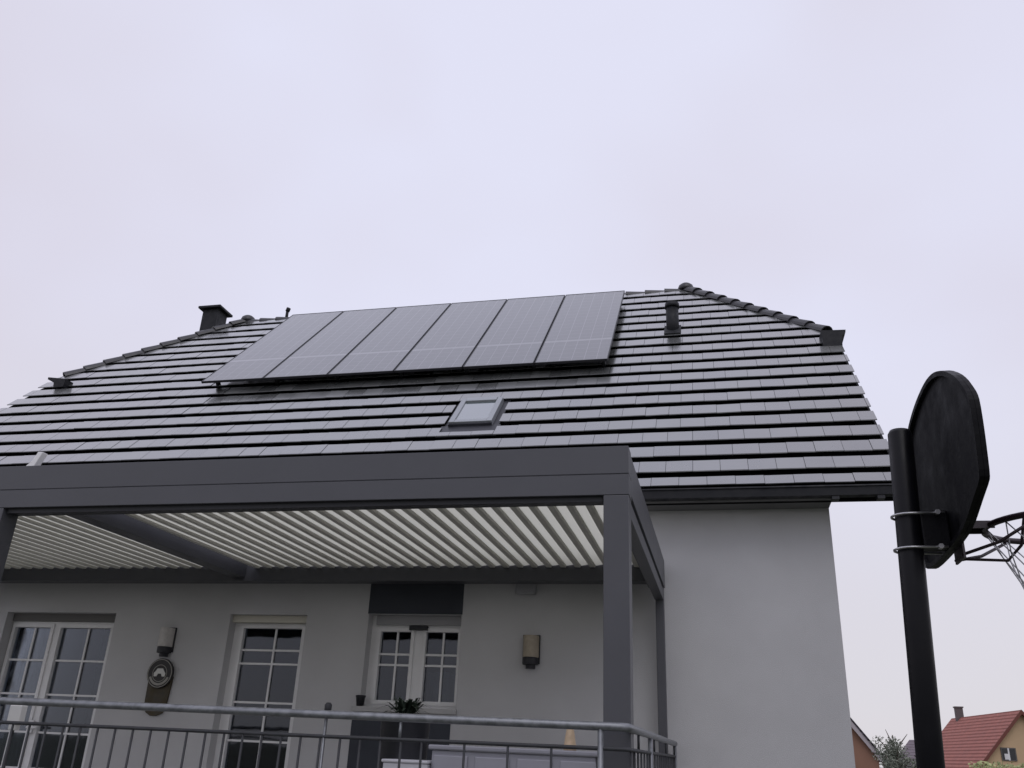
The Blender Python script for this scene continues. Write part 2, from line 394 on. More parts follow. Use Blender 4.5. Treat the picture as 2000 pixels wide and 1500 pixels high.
# gable-eave gutters of the half hips (box gutters seen end on)
def endbox(pts): MB().prism([(a*K, HY-.42, b*K) for a, b in pts], (0, 2*(RY-HY)+.84, 0)).build('verge_gutter', M_slate, house)
endbox([(1.62, 5.85), (1.96, 5.84), (1.955, 5.80), (1.905, 5.77), (1.89, 5.52), (1.64, 5.52)])
endbox([(-11.52, 5.84), (-11.14, 5.79), (-11.16, 5.64), (-11.36, 5.64), (-11.38, 5.76), (-11.52, 5.80)])
for X_ in (RX1-.027, RX0+.027):   # barge boards along both verges
    for s_, y0_ in ((1, EY), (-1, BY)):
        P = [(X_, y0_-s_*.03, EZ-.035), (X_, y0_+s_*SH*C45, HZ+.0), (X_, y0_+s_*SH*C45, HZ-.24), (X_, y0_, EZ-.2)]
        MB().prism(P, (.025 if X_ > 0 else -.025, 0, 0)).build('barge_board', M_slate, house)
# chimney behind the left hip
chx, chy = -10.27*K, 14.7*K
ch = MB()
ch.box(chx-.175, chx+.175, chy-.175, chy+.175, 6.6, 8.44*K).build('chimney', M_slate, roof)
cc = MB().box(chx-.255, chx+.255, chy-.255, chy+.255, 8.44*K+.001, 8.44*K+.05)
cc.build('chimney_cap', M_slate, roof, bevel=.006)
# seams of the cladding
# vents
def on_roof(x, v, h=0): return Vector((x, EY+v*C45-h*C45, EZ+v*C45+h*C45))
vm_ = MB(); p = on_roof(-.535*K, 5.2*K)
vm_.tube([p+Vector((0,0,-.1)), p+Vector((0,0,.46))], .10, 16)
vm_.tube([p+Vector((0,0,.45)), p+Vector((0,0,.53))], [.118, .112], 16)
rot = Matrix.Rotation(math.radians(45), 4, 'X')
vm_.box(-.13, .13, -.20, .18, .03, .075, Matrix.Translation(on_roof(-.535*K, 5.2*K, .0)) @ rot)
vm_.build('roof_vent', M_slate, roof)
vm_ = MB(); q = Vector((-7.926/13.6*RY, RY, RZ)); vm_.tube([q, q+Vector((0,0,.22))], .03, 10).tube([q+Vector((0,0,.2)), q+Vector((.02,0,.27))], .045, 10)
vm_.build('mast_stub', M_slate, roof)
# skylight
def RB(x0, x1, v0, v1, h0, h1, mb):
    vs = [on_roof(x, v, h) for x in (x0, x1) for v in (v0, v1) for h in (h0, h1)]
    mb.add(vs, [(0,1,3,2),(4,6,7,5),(0,4,5,1),(2,3,7,6),(0,2,6,4),(1,5,7,3)])
x0, x1, v0, v1 = -3.43*K, -2.83*K, 1.80*K, 2.60*K
fl = MB(); RB(SKY[0]+.002, SKY[1]-.002, SKY[2]+.002, SKY[3]-.002, -.05, .02, fl); RB(SKY[0]-.03, SKY[1]+.03, SKY[2]-.12, v0-.004, .02, .035, fl)
RB(x0, x1, v0-.03, v0-.001, .02, .07, fl)
lgm = mat('roof_window_frame', (.33, .35, .37), .3, .6, metal=.3)
slt = fl.build('skylight', mat('lead_flashing', (.035, .036, .045), .45, .5, noise=(8, .2)), house)
fm = MB(); b_ = .075
RB(x0, x0+b_, v0, v1, .0, .095, fm); RB(x1-b_, x1, v0, v1, .0, .095, fm); RB(x0+b_, x1-b_, v0, v0+b_, .0, .093, fm); RB(x0+b_, x1-b_, v1-.11, v1, .0, .105, fm)
fm.build('frame', lgm, slt, bevel=.006)
pn = MB(); RB(x0+b_-.002, x1-b_+.002, v0+b_-.002, v1-.11+.002, .04, .078, pn); pn.build('pane', M_skyglass, slt)

# ================================================================ SOLAR PANELS
def panel_mat():
    M = mat('solar_cells', (.012, .013, .022), .30, .7, coat=1, coat_rough=.12, ior=1.55); t = M.node_tree; p = t.nodes['Principled BSDF']
    x = t.nodes.new('ShaderNodeTexCoord'); s = t.nodes.new('ShaderNodeSeparateXYZ'); t.links.new(x.outputs['UV'], s.inputs[0])
    def lines(sock, n_, wdt):
        a = t.nodes.new('ShaderNodeMath'); a.operation = 'MULTIPLY'; a.inputs[1].default_value = n_; t.links.new(sock, a.inputs[0])
        f = t.nodes.new('ShaderNodeMath'); f.operation = 'FRACT'; t.links.new(a.outputs[0], f.inputs[0])
        l = t.nodes.new('ShaderNodeMath'); l.operation = 'LESS_THAN'; l.inputs[1].default_value = wdt; t.links.new(f.outputs[0], l.inputs[0]); return l.outputs[0]
    a = lines(s.outputs[0], 6, .05); b = lines(s.outputs[1], 20, .035); c = lines(s.outputs[0], 60, .12)
    def half(o, k):
        m_ = t.nodes.new('ShaderNodeMath'); m_.operation = 'MULTIPLY'; m_.inputs[1].default_value = k; t.links.new(o, m_.inputs[0]); return m_.outputs[0]
    ad = t.nodes.new('ShaderNodeMath'); ad.operation = 'MAXIMUM'; t.links.new(half(a, .8), ad.inputs[0]); t.links.new(half(b, .7), ad.inputs[1])
    ae = t.nodes.new('ShaderNodeMath'); ae.operation = 'MAXIMUM'; t.links.new(ad.outputs[0], ae.inputs[0]); t.links.new(half(c, .35), ae.inputs[1])
    # pale centre bar between the two half-cell blocks
    d = t.nodes.new('ShaderNodeMath'); d.operation = 'SUBTRACT'; d.inputs[1].default_value = .26; t.links.new(s.outputs[1], d.inputs[0])
    e_ = t.nodes.new('ShaderNodeMath'); e_.operation = 'ABSOLUTE'; t.links.new(d.outputs[0], e_.inputs[0])
    f = t.nodes.new('ShaderNodeMath'); f.operation = 'LESS_THAN'; f.inputs[1].default_value = .010; t.links.new(e_.outputs[0], f.inputs[0])
    ag = t.nodes.new('ShaderNodeMath'); ag.operation = 'MAXIMUM'; t.links.new(ae.outputs[0], ag.inputs[0]); t.links.new(half(f.outputs[0], .7), ag.inputs[1])
    mx_ = t.nodes.new('ShaderNodeMix'); mx_.data_type = 'RGBA'; mx_.clamp_factor = False; mx_.inputs[6].default_value = (.016, .017, .024, 1); mx_.inputs[7].default_value = (.19, .19, .21, 1)
    t.links.new(ag.outputs[0], mx_.inputs[0]); t.links.new(mx_.outputs[2], p.inputs['Base Color'])
    return M
M_cells = panel_mat(); M_pframe = mat('panel_frame', (.03, .03, .035), .4, .5, metal=.4)
PX0, PX1, PV0, PV1, PH = -8.07*K, -1.42*K, 3.51*K, 7.12*K, .235
pw = (PX1-PX0)/6; pv = (PV1-PV0)
proto = None
rn = ['lower', 'upper']; cnm = ['leftmost', 'second from left', 'third from left', 'third from right', 'second from right', 'rightmost']
for j in range(1):
    for i in range(6):
        loc = on_roof(PX0+i*pw, PV0+j*pv, PH)
        lab = f'{cnm[i]} of the six tall dark solar panels on the roof'
        if proto is None:
            proto = thing('solar_panel', lab, 'solar panel', loc, 'solar panels on the roof')
            def PB(mb, a, b, c, d, h0, h1):
                vs = [loc+Vector((x, v*C45-h*C45, v*C45+h*C45)) for x in (a, b) for v in (c, d) for h in (h0, h1)]
                mb.add(vs, [(0,1,3,2),(4,6,7,5),(0,4,5,1),(2,3,7,6),(0,2,6,4),(1,5,7,3)])
            g_ = .008; fb = MB()
            PB(fb, g_, g_+.012, g_, pv-g_, -.035, .002); PB(fb, pw-g_-.012, pw-g_, g_, pv-g_, -.035, .002)
            PB(fb, g_+.012, pw-g_-.012, g_, g_+.012, -.035, .002); PB(fb, g_+.012, pw-g_-.012, pv-g_-.012, pv-g_, -.035, .002)
            fb.build('frame', M_pframe, proto)
            cb = MB(); PB(cb, g_+.012, pw-g_-.012, g_+.012, pv-g_-.012, -.008, -.002); co = cb.build('cells', M_cells, proto)
            uv = co.data.uv_layers.new(name='uv')
            for pl in co.data.polygons:
                for li in pl.loop_indices:
                    q = co.data.vertices[co.data.loops[li].vertex_index].co; uv.data[li].uv = (q.x/pw, (q.y+q.z)*C45/pv)
        else: copy_thing(proto, loc, lab)
rails = thing('panel_mounting', 'dark metal mounting rails under the solar panels', 'mounting frame', on_roof(PX0, PV0, .05))
RV = (PV0+.3, PV0+1.3, PV0+2.3, PV1-.3)
for v in RV:
    mb = MB(); RB(PX0+.05, PX1-.05, v-.02, v+.02, .11, .19, mb); mb.build('rail', M_alud, rails)
for i in range(7):
    x = PX0+.1+(PX1-PX0-.2)*i/6
    for v in RV: mb = MB(); RB(x-.02, x+.02, v-.03, v+.05, .02, .1098, mb); mb.build('hook', M_alud, rails)

# ================================================================ PERGOLA
P0, P1, PL = 5.62, 9.30, -9.0
BT, BB = 1.955, 1.613
perg = thing('pergola', 'anthracite aluminium pergola with open white louvres over the terrace', 'pergola', (-4.8, 5.7, FZ))
def beam(name, x0, x1, y0, y1, z0, z1, groove=None, lbl=None):
    mb = MB()
    if groove:
        mb.box(x0, x1, y0, y1, groove+.003, z1); mb.box(x0+.003, x1-.003, y0+.003, y1-.003, groove-.003, groove+.003); mb.box(x0, x1, y0, y1, z0, groove-.003)
    else: mb.box(x0, x1, y0, y1, z0, z1)
    return mb.build(name, M_alu, perg, bevel=.003, label=lbl)
beam('beam', PL, -.556, P0, P0+.17, BB, BT, groove=1.757, lbl='long front beam with a thin groove')
mb = MB().box(-5.465, -.735, P0+.035, P0+.13, BB-.036, BB-.001); mb.box(PL+.2, -5.65, P0+.035, P0+.13, BB-.036, BB-.001); mb.build('screen_cassette', M_alud, perg)
beam('beam', -.726, -.556, P0+.172, P1, 1.65, BT-.02)
mb = MB().box(-.66, -.568, P0+.18, P1-.1, 1.515, 1.625); mb.box(-.69, -.60, P0+.18, P1-.1, 1.625, 1.65); mb.build('screen_cassette', M_alu, perg, bevel=.004)
beam('beam', PL, -.728, P1-.18, P1-.002, 1.69, BT-.025)
beam('beam', -5.48, -5.31, P0+.172, P1-.182, 1.73, BT-.04)
beam('beam', PL, PL+.17, P0+.172, P1-.182, BB+.003, BT-.04)
def post(x0, x1, y0, y1, z1):
    mb = MB().box(x0, x1, y0, y1, FZ+.012, z1); o = mb.build('post', M_alu, perg, bevel=.006)
    MB().box(x0-.03, x1+.03, y0-.03, y1+.03, FZ+.001, FZ+.011).build('foot_plate', M_alud, o)
    return o
post(-.727, -.559, P0+.001, P0+.171, BB-.001); post(-5.64, -5.472, P0+.001, P0+.171, BB-.001); post(PL, PL+.17, P0+.001, P0+.171, BB-.001)
post(-.652, -.566, 9.20, 9.298, 1.648); post(PL, PL+.09, 9.20, 9.298, 1.688)
M_slat = mat('louvre_white', (.62, .61, .55), .5, .4, noise=(4, .05))
def opal():
    M = bpy.data.materials.new('louvre_opal'); M.use_nodes = True; t = M.node_tree
    for n in list(t.nodes): t.nodes.remove(n)
    a = t.nodes.new('ShaderNodeBsdfTranslucent'); a.inputs[0].default_value = (.88, .88, .82, 1)
    b = t.nodes.new('ShaderNodeBsdfDiffuse'); b.inputs[0].default_value = (.75, .74, .68, 1)
    ms = t.nodes.new('ShaderNodeMixShader'); ms.inputs[0].default_value = .25; ou = t.nodes.new('ShaderNodeOutputMaterial')
    t.links.new(a.outputs[0], ms.inputs[1]); t.links.new(b.outputs[0], ms.inputs[2]); t.links.new(ms.outputs[0], ou.inputs[0]); return M
M_opal = opal(); SP, SZ = .155, 1.85
def slat(x):
    """one louvre: opaque folded channel with an opal sheet sloping up from it"""
    mb = MB(); y0, ln = P0+.18, P1-.19-P0-.18
    mb.prism([(x-.040, y0, SZ+.004), (x-.030, y0, SZ-.018), (x+.022, y0, SZ-.020), (x+.032, y0, SZ+.004)], (0, ln, 0))
    root = mb.build('slat', M_slat, perg)
    sh = MB().prism([(x+.0325, y0, SZ-.001), (min(x+SP-.041, -.729), y0, SZ+.012), (min(x+SP-.041, -.729), y0, SZ+.015), (x+.0325, y0, SZ+.002)], (0, ln, 0))
    sh.build('opal_sheet', M_opal, root); return root
x = -.823
while x > -5.24: slat(x); x -= SP
x = -5.605
while x > PL+.25: slat(x); x -= SP
sn = MB(); sx_ = -5.345
sn.prism([(sx_-.055, P0+.02, BT), (sx_+.03, P0+.02, BT), (sx_+.05, P0+.02, BT+.045), (sx_+.085, P0+.02, BT+.12), (sx_+.035, P0+.02, BT+.125), (sx_+.0, P0+.02, BT+.05)], (0, .06, 0))
tag(sn.build('weather_sensor', mat('sensor_white', (.8, .8, .8), .4), bevel=.006), 'small white bent sensor sitting on top of the pergola front beam', 'sensor')

# ================================================================ RAILING
rail = thing('railing', 'galvanised tube railing with thin bars round the terrace', 'railing', (-4.8, 5.42, FZ))
RYY = 5.42; CX, CY = -.555, RYY; EX, EY2 = -.50, 9.33
zr = lambda x: .165+(.187-.165+.0)*0+(-x-.555)/4.3*.020
mb = MB(); mb.tube([(-9.3, RYY, zr(-9.3)), (-4.9, RYY, zr(-4.9)), (CX-.05, RYY, .165), (CX-.012, RYY+.012, .164), (CX, RYY+.05, .163), (EX, EY2, .150)], .0245, 12); mb.build('handrail', M_zinc, rail)
mb = MB(); mb.tube([(-9.3, RYY, .048), (CX-.02, RYY, .046), (CX, RYY+.02, .045), (EX, EY2, .036)], .0115, 8); mb.build('mid_rail', M_bar, rail)
mb = MB(); mb.tube([(-9.3, RYY, -.70), (CX-.02, RYY, -.70), (CX, RYY+.02, -.70), (EX, EY2, -.70)], .0115, 8); mb.build('bottom_rail', M_bar, rail)
def bar(nm, x, y, z0, z1, rr, m_): b_ = MB(); b_.tube([(x, y, z0), (x, y, z1)], rr, 6); b_.build(nm, m_, rail)
x = -3.971+.1325*12
xs = []
x = -1.8
while x > -6.4: xs.append(x); x -= .1325
xs += [-1.532, -1.265, -1.004]
for x in xs: bar('baluster', x, RYY, -.70, .04, .0078, M_bar)
for x in (-.716, -1.944, -2.44, -4.86, -6.6, -8.0): bar('post', x, RYY, FZ if x in (-.716, -4.86, -8.0, -2.44) else .04, .15, .019 if x in (-.716, -4.86, -8.0) else .009, M_zinc)
for i in range(20):
    f = (i+.6)/20; bar('baluster', CX+(EX-CX)*f, CY+(EY2-CY)*f, -.70, .04, .0078, M_bar)
for f in (.14, .42, .70, .97): bar('connector', CX+(EX-CX)*f, CY+(EY2-CY)*f, .045, .145, .009, M_bar)
for f in (.34, .985): bar('post', CX+(EX-CX)*f, CY+(EY2-CY)*f, FZ, .145, .019, M_zinc)

# ================================================================ THINGS ON WALL AND TERRACE
def wall_lamp(x, z0, z1, shade, label, w_=.085, d_=.11):
    t_ = thing('wall_lamp', label, 'wall lamp', (x, WY, (z0+z1)/2), 'wall lamps beside the doors')
    mb = MB(); mb.box(x-w_-.006, x+w_+.010, WY-.022, WY-.001, z0+.03, z1+.012); mb.build('back_plate', M_alud, t_, bevel=.003)
    mb = MB(); pts = [(x+w_*math.cos(a), WY-.023-d_*math.sin(a)) for a in [math.pi*k/14 for k in range(15)]]
    zb = z0+(z1-z0)*.30
    mb.prism([(a, b, zb) for a, b in pts], (0, 0, z1-zb), smooth=False); mb.build('lamp_shade', shade, t_)
    mb = MB(); mb.prism([(x+(a-x)*.96, WY-.023+(b-WY+.023)*.96, z0+.02) for a, b in pts], (0, 0, zb-z0-.022)); mb.build('lamp_base', M_alud, t_)
    mb = MB(); mb.prism([(x+(a-x)*.6, WY-.023+(b-WY+.023)*.6, z0-.02) for a, b in pts], (0, 0, .039)); mb.build('bulb_socket', M_alud, t_)
wall_lamp(-2.022*K, .86*K, 1.18*K, mat('lamp_cream', (.36, .31, .235), .5, noise=(30, .1)), 'cream half-round wall lamp with dark base right of the casement window')
wall_lamp(-6.475*K, .90*K, 1.205*K, mat('lamp_grey', (.50, .48, .46), .5, noise=(30, .1)), 'pale grey half-round wall lamp above the wooden wall plaque')
# plaque
M_brown = mat('dark_wood', (.050, .038, .017), .6, noise=(9, .35), bump=(30, .2))
px_, pz = -6.462*K, .69*K
pq = thing('wall_plaque', 'dark wooden wall plaque with round white emblem below the grey lamp', 'plaque', (px_, WY, pz))
rr = .165
cir = lambda r_, y, cx, cz, n_=28: [(cx+r_*math.cos(2*math.pi*k/n_), y, cz+r_*math.sin(2*math.pi*k/n_)) for k in range(n_)]
body = [(px_-.155, WY-.006, pz-.03), (px_-.148, WY-.006, .30), (px_-.11, WY-.006, .25), (px_-.05, WY-.006, .218), (px_+.03, WY-.006, .218), (px_+.10, WY-.006, .25), (px_+.128, WY-.006, .30), (px_+.158, WY-.006, pz-.03)]
MB().prism(body, (0, -.022, 0)).build('board', M_brown, pq, bevel=.003)
MB().prism(cir(rr, WY-.03, px_, pz), (0, -.03, 0)).build('disc', mat('dark_disc', (.02, .018, .018), .5), pq, bevel=.004)
def ring(mb, r0_, r1_, y0, y1, cx, cz, a0=0, a1=2*math.pi, n_=36):
    for k in range(n_):
        p, q = a0+(a1-a0)*k/n_, a0+(a1-a0)*(k+1)/n_
        P = [(cx+R_*math.cos(a), y0, cz+R_*math.sin(a)) for R_, a in ((r0_, p), (r1_, p), (r1_, q), (r0_, q))]
        mb.prism(P, (0, y1-y0, 0))
M_cream = mat('emblem_white', (.60, .60, .57), .5)
mb = MB(); ring(mb, .148, .156, WY-.0605, WY-.064, px_, pz); ring(mb, .088, .094, WY-.0605, WY-.064, px_, pz)
ring(mb, .108, .134, WY-.0605, WY-.063, px_, pz, math.radians(200), math.radians(340), 18)
mb.build('emblem_ring', mat('ring_grey', (.30, .29, .26), .5), pq)
mb = MB()  # white car-like mark in the middle of the disc
car = [(-.070, -.035), (-.075, .0), (-.055, .022), (-.035, .052), (.035, .052), (.055, .022), (.075, .0), (.070, -.035), (.035, -.035), (.02, -.005), (-.02, -.005), (-.035, -.035)]
mb.prism([(px_+a, WY-.0605, pz+b) for a, b in car], (0, -.004, 0)); mb.build('emblem_mark', M_cream, pq)
bx = MB().box(-2.21*K, -1.983*K, WY-.075, WY-.001, 1.625*K, 1.755*K)
tag(bx.build('junction_box', mat('box_grey', (.33, .33, .35), .5), bevel=.012), 'small pale box high on the wall under the pergola rear beam', 'wall box')
# pot on the sill end
pt = MB().lathe([(.036, 0), (.05, .09), (.055, .095), (.055, .11), (.045, .112)], (-3.86, WY-.02+.03, .398), 14)
tag(pt.build('flower_pot', M_alud), 'small dark pot on the left end of the casement window sill', 'pot')
# cabinet and white crate behind the railing
M_cab = mat('cabinet_plastic', (.34, .34, .385), .45, noise=(3, .05))
cab = thing('storage_cabinet', 'light grey plastic garden cabinet behind the terrace railing', 'cabinet', (-1.27, 5.75, FZ))
mb = MB().box(-1.79, -.77, 5.60, 6.15, FZ, -.001); mb.build('body', M_cab, cab, bevel=.01)
mb = MB().box(-1.81, -.75, 5.58, 6.17, 0, .028); mb.build('lid', M_cab, cab, bevel=.008)
for i in range(4):
    x = -1.79+i*.2635; MB().box(x+.02, x+.235, 5.582, 5.599, FZ+.05, -.03).build('door', M_cab, cab, bevel=.006)
cr_ = MB().box(-2.09, -1.80, 5.56, 5.9, FZ, -.085).box(-2.10, -1.795, 5.55, 5.91, -.085, -.066)
tag(cr_.build('plastic_crate', mat('crate_white', (.62, .62, .66), .45, noise=(4, .05)), bevel=.008), 'white plastic crate standing left of the grey garden cabinet', 'crate')
vs_ = MB().lathe([(.040, 0), (.042, .02), (.036, .05), (.030, .09), (.022, .13), (.020, .15)], (-.965, 5.85, .029), 16)
tag(vs_.build('vase', mat('tan_clay', (.50, .38, .25), .6, noise=(20, .15))), 'slim tan vase standing on the grey garden cabinet', 'vase')
# plant in tall dark planter
pl = thing('potted_plant', 'dark spiky potted plant behind the railing below the casement window', 'plant', (-2.10, 5.95, FZ))
MB().lathe([(.13, 0), (.15, .5), (.165, .98), (.175, .985), (.175, 1.02), (.155, 1.02)], (-2.10, 5.95, FZ), 20).build('planter', M_alud, pl)
mb = MB()
for i in range(110):
    a = random.uniform(0, 2*math.pi); le = random.uniform(.08, .24); el = random.uniform(.15, 1.45)
    b0 = Vector((-2.10+.08*math.cos(a)*random.random(), 5.95+.08*math.sin(a)*random.random(), FZ+1.01+random.uniform(0, .05)))
    d = Vector((math.cos(a)*math.cos(el), math.sin(a)*math.cos(el), math.sin(el)*.62)); sd_ = d.cross(Vector((0,0,1))).normalized()*.010
    m1 = b0+d*le*.55+Vector((0,0,.01)); m2 = b0+d*le-Vector((0,0,le*.18))
    mb.add([b0-sd_*.6, b0+sd_*.6, m1+sd_, m1-sd_, m2], [(0,1,2,3),(3,2,4)])
mb.build('leaves', mat('dark_leaf', (.016, .028, .016), .6, noise=(10, .3)), pl, recalc=False)
st = thing('garden_torch', 'thin dark garden torch standing just behind the handrail', 'torch', (-2.70, 6.0, FZ))
mb = MB().tube([(-2.70, 6.0, FZ), (-2.695, 6.0, .20)], .008, 8); mb.build('stick', M_alud, st)
mb = MB().lathe([(.012, 0), (.024, .02), (.026, .06), (.014, .075)], (-2.695, 6.0, .195), 12); mb.build('head', M_alud, st)
wb = MB().box(-4.935, -4.835, 5.60, 5.66, .045, .165).box(-4.91, -4.86, 5.60, 5.66, -.0, .045)
tb = thing('bird_feeder', 'small white box on a thin stake behind the handrail at the left', 'bird feeder', (-4.885, 5.63, FZ))
wb.build('box', mat('feeder_white', (.62, .62, .6), .5), tb, bevel=.006); MB().tube([(-4.885, 5.63, FZ), (-4.885, 5.63, .0)], .007, 6).build('stake', M_alud, tb)

# ================================================================ BASKETBALL HOOP
hoop = thing('basketball_hoop', 'black basketball hoop on a round black pole, backboard seen from behind', 'basketball hoop', (.55, 3.2, GZ))
PXf = lambda z: .664-.0415*(1.134-z)
mb = MB(); mb.tube([(PXf(GZ+.1), 3.2, GZ+.1), (PXf(1.12), 3.2, 1.12), (PXf(1.134), 3.2, 1.134)], [.0415, .0415, .034], 24); mb.build('pole', M_pole, hoop)
mb = MB(); mb.box(.2, 1.0, 2.75, 3.75, GZ+.001, GZ+.16); mb.build('base', M_black, hoop, bevel=.04)
BX = .775
out = [(3.60,1.12),(3.58,1.20),(3.522,1.25),(3.43,1.275),(3.339,1.290),(3.24,1.298),(3.142,1.299),(3.06,1.289),(2.99,1.272),(2.893,1.238),(2.786,1.184),(2.72,1.14),(2.677,1.10),(2.64,1.062),(2.628,1.03),(2.633,.95),(2.647,.87),(2.660,.81),(2.675,.795),(2.769,.768),(2.85,.742),(2.917,.722),(3.038,.702),(3.261,.692),(3.45,.690),(3.54,.70),(3.60,.74),(3.63,.82),(3.63,1.0)]
# smooth outline
def chaikin(P, n_=2):
    for _ in range(n_):
        Q = []
        for i in range(len(P)):
            a, b = P[i], P[(i+1) % len(P)]; Q += [(a[0]*.75+b[0]*.25, a[1]*.75+b[1]*.25), (a[0]*.25+b[0]*.75, a[1]*.25+b[1]*.75)]
        P = Q
    return P
out = [(y if y > 3 else 3+(y-3)*.90, z) for y, z in out]; out = chaikin(out, 1); ccx, ccz = 3.13, .98
MB().prism([(BX, y, z) for y, z in out], (.014, 0, 0)).build('backboard', M_black, hoop)
mb = MB(); inn = [(ccx+(y-ccx)*.955, ccz+(z-ccz)*.945) for y, z in out]; n_ = len(out)
for k in range(n_):
    a, b, c, d = out[k], out[(k+1) % n_], inn[(k+1) % n_], inn[k]
    mb.prism([(BX-.001, *a), (BX-.001, *b), (BX-.001, *c), (BX-.001, *d)], (-.014, 0, 0))
mb.build('backboard_edge', M_black, hoop)
mb = MB()
mb.box(PXf(.76)+.035, BX-.002, 3.165, 3.235, .70, .83); mb.build('bracket', M_black, hoop, bevel=.006)
for z in (.816, .699):
    mb = MB(); x_ = PXf(z)
    mb.tube([(x_+.11, 3.2-.052, z), (x_, 3.2-.052, z)]+[(x_+.052*math.cos(a), 3.2-.052*math.sin(a), z) for a in [math.pi/2+math.pi*k/8 for k in range(1, 8)]]+[(x_, 3.2+.052, z), (x_+.11, 3.2+.052, z)], .0045, 8)
    mb.tube([(x_+.085, 3.2-.066, z), (x_+.085, 3.2-.045, z)], .009, 6)
    mb.build('clamp', M_steel, hoop)
RZ_ = .775; RC = Vector((BX+.118+.225, 3.2, RZ_))
mb = MB(); mb.tube([RC+Vector((.225*math.cos(a), .225*math.sin(a), 0)) for a in [2*math.pi*k/48 for k in range(48)]], 0.0105, 10, closed=True); rim = mb.build('rim', M_rim, hoop)
mb = MB(); mb.prism([(BX+.02, 3.155, RZ_+.008), (BX+.135, 3.16, RZ_+.008), (BX+.135, 3.24, RZ_+.008), (BX+.02, 3.245, RZ_+.008)], (0, 0, .006))
mb.box(BX+.02, BX+.135, 3.155, 3.160, RZ_-.012, RZ_+.008); mb.box(BX+.02, BX+.135, 3.240, 3.245, RZ_-.012, RZ_+.008); mb.box(BX+.021, BX+.028, 3.14, 3.26, .66, RZ_+.007)
mb.build('rim_plate', M_rim, rim)
mb = MB()
for s_ in (-1, 1):
    mb.tube([(BX+.02, 3.2+.05*s_, .672), (BX+.12, 3.2+.11*s_, .700), (BX+.235, 3.2+.2*s_, RZ_-.008)], .0055, 8)
mb.tube([(BX+.02, 3.2, .668), (BX+.17, 3.2, .662), (BX+.20, 3.2-.06, .70), (BX+.19, 3.2-.17, RZ_-.005)], .005, 8)
mb.build('brace', M_rim, rim)
mb = MB(); NN = 12; lev = [(.222, 0), (.180, -.085), (.145, -.165), (.12, -.24), (.115, -.31), (.12, -.36)]
for k in range(NN):
    for sg in (-1, 1):
        pts = []
        for L_, (r_, z_) in enumerate(lev):
            a = 2*math.pi*(k+sg*(L_ % 2)*.5)/NN; pts.append(RC+Vector((r_*math.cos(a), r_*math.sin(a), z_-.008)))
        mb.tube(pts, .0024, 5)
mb.build('net', M_net, hoop)

# ================================================================ NEIGHBOURING HOUSES, TREES, HEDGE
def gable_house(name, A, B, half, drop, eave_ext, base, m_roof, m_wall, label, over=.35, thick=.18):
    """ridge from A to B (Vectors), slopes on both sides; returns root"""
    A, B = Vector(A), Vector(B); d = (B-A); d.z = 0; d.normalize(); nrm = Vector((d.y, -d.x, 0))
    root = thing(name, label, 'house', ((A.x+B.x)/2, (A.y+B.y)/2, base)); rf = MB()
    for s_ in (1, -1):
        e0 = A-d*over; e1 = B+d*over; lo = nrm*s_*(half+.4)+Vector((0,0,-drop*(half+.4)/half))
        rf.prism([e0, e1, e1+lo, e0+lo], (0, 0, -thick))
    R_ = rf.build('roof', m_roof, root)
    wl = MB(); P = []
    for off_, z_ in ((half, base-.2), (half, A.z-drop-.1), (0, A.z-.14), (-half, A.z-drop-.1), (-half, base-.2)):
        q_ = A+nrm*off_; P.append((q_.x, q_.y, z_))
    wl.prism(P, B-A); wl.build('wall', m_wall, root)
    return root, R_, d, nrm
def rows_mat(name, col, sc):
    M = mat(name, col, .8, .15, noise=(1.5, .12)); t_ = M.node_tree; p_ = t_.nodes['Principled BSDF']
    x_ = t_.nodes.new('ShaderNodeTexCoord'); wv = t_.nodes.new('ShaderNodeTexWave'); wv.bands_direction = 'Z'; wv.inputs['Scale'].default_value = sc; wv.inputs['Distortion'].default_value = .3
    t_.links.new(x_.outputs['Object'], wv.inputs['Vector']); b_ = t_.nodes.new('ShaderNodeBump'); b_.inputs['Distance'].default_value = .12; b_.inputs['Strength'].default_value = .7
    t_.links.new(wv.outputs[0], b_.inputs['Height']); t_.links.new(b_.outputs[0], p_.inputs['Normal']); return M
M_red = rows_mat('red_tile', (.36, .15, .125), 1.3); M_yel = mat('ochre_render', (.58, .42, .26), .9, .1, noise=(.6, .06))
M_or = mat('terracotta_render', (.28, .16, .115), .9, .1, noise=(.8, .08)); M_dk = rows_mat('dark_tile', (.05, .045, .055), 1.3)
M_gr = rows_mat('grey_tile', (.20, .17, .19), 1.3); M_pale = mat('pale_render', (.38, .40, .36), .9, .1)
rA = Vector((.2702*75, .9628*75, .0575*75)); rB = Vector((.2144*88, .9767*88, .0527*88)); rB.z = rA.z
red, rr_, dd, nn = gable_house('neighbour_house', rA, rB, 3.4, 3.8, 0, GZ, M_red, M_yel, 'ochre house with red tiled roof far right')
ctr = Vector((.2558*74.6, .9667*74.6, 1.35)); ctr -= dd*.0
wn = MB(); Pm = lambda a, z_, o_: rA-dd*o_+nn*a+Vector((0, 0, z_-rA.z))
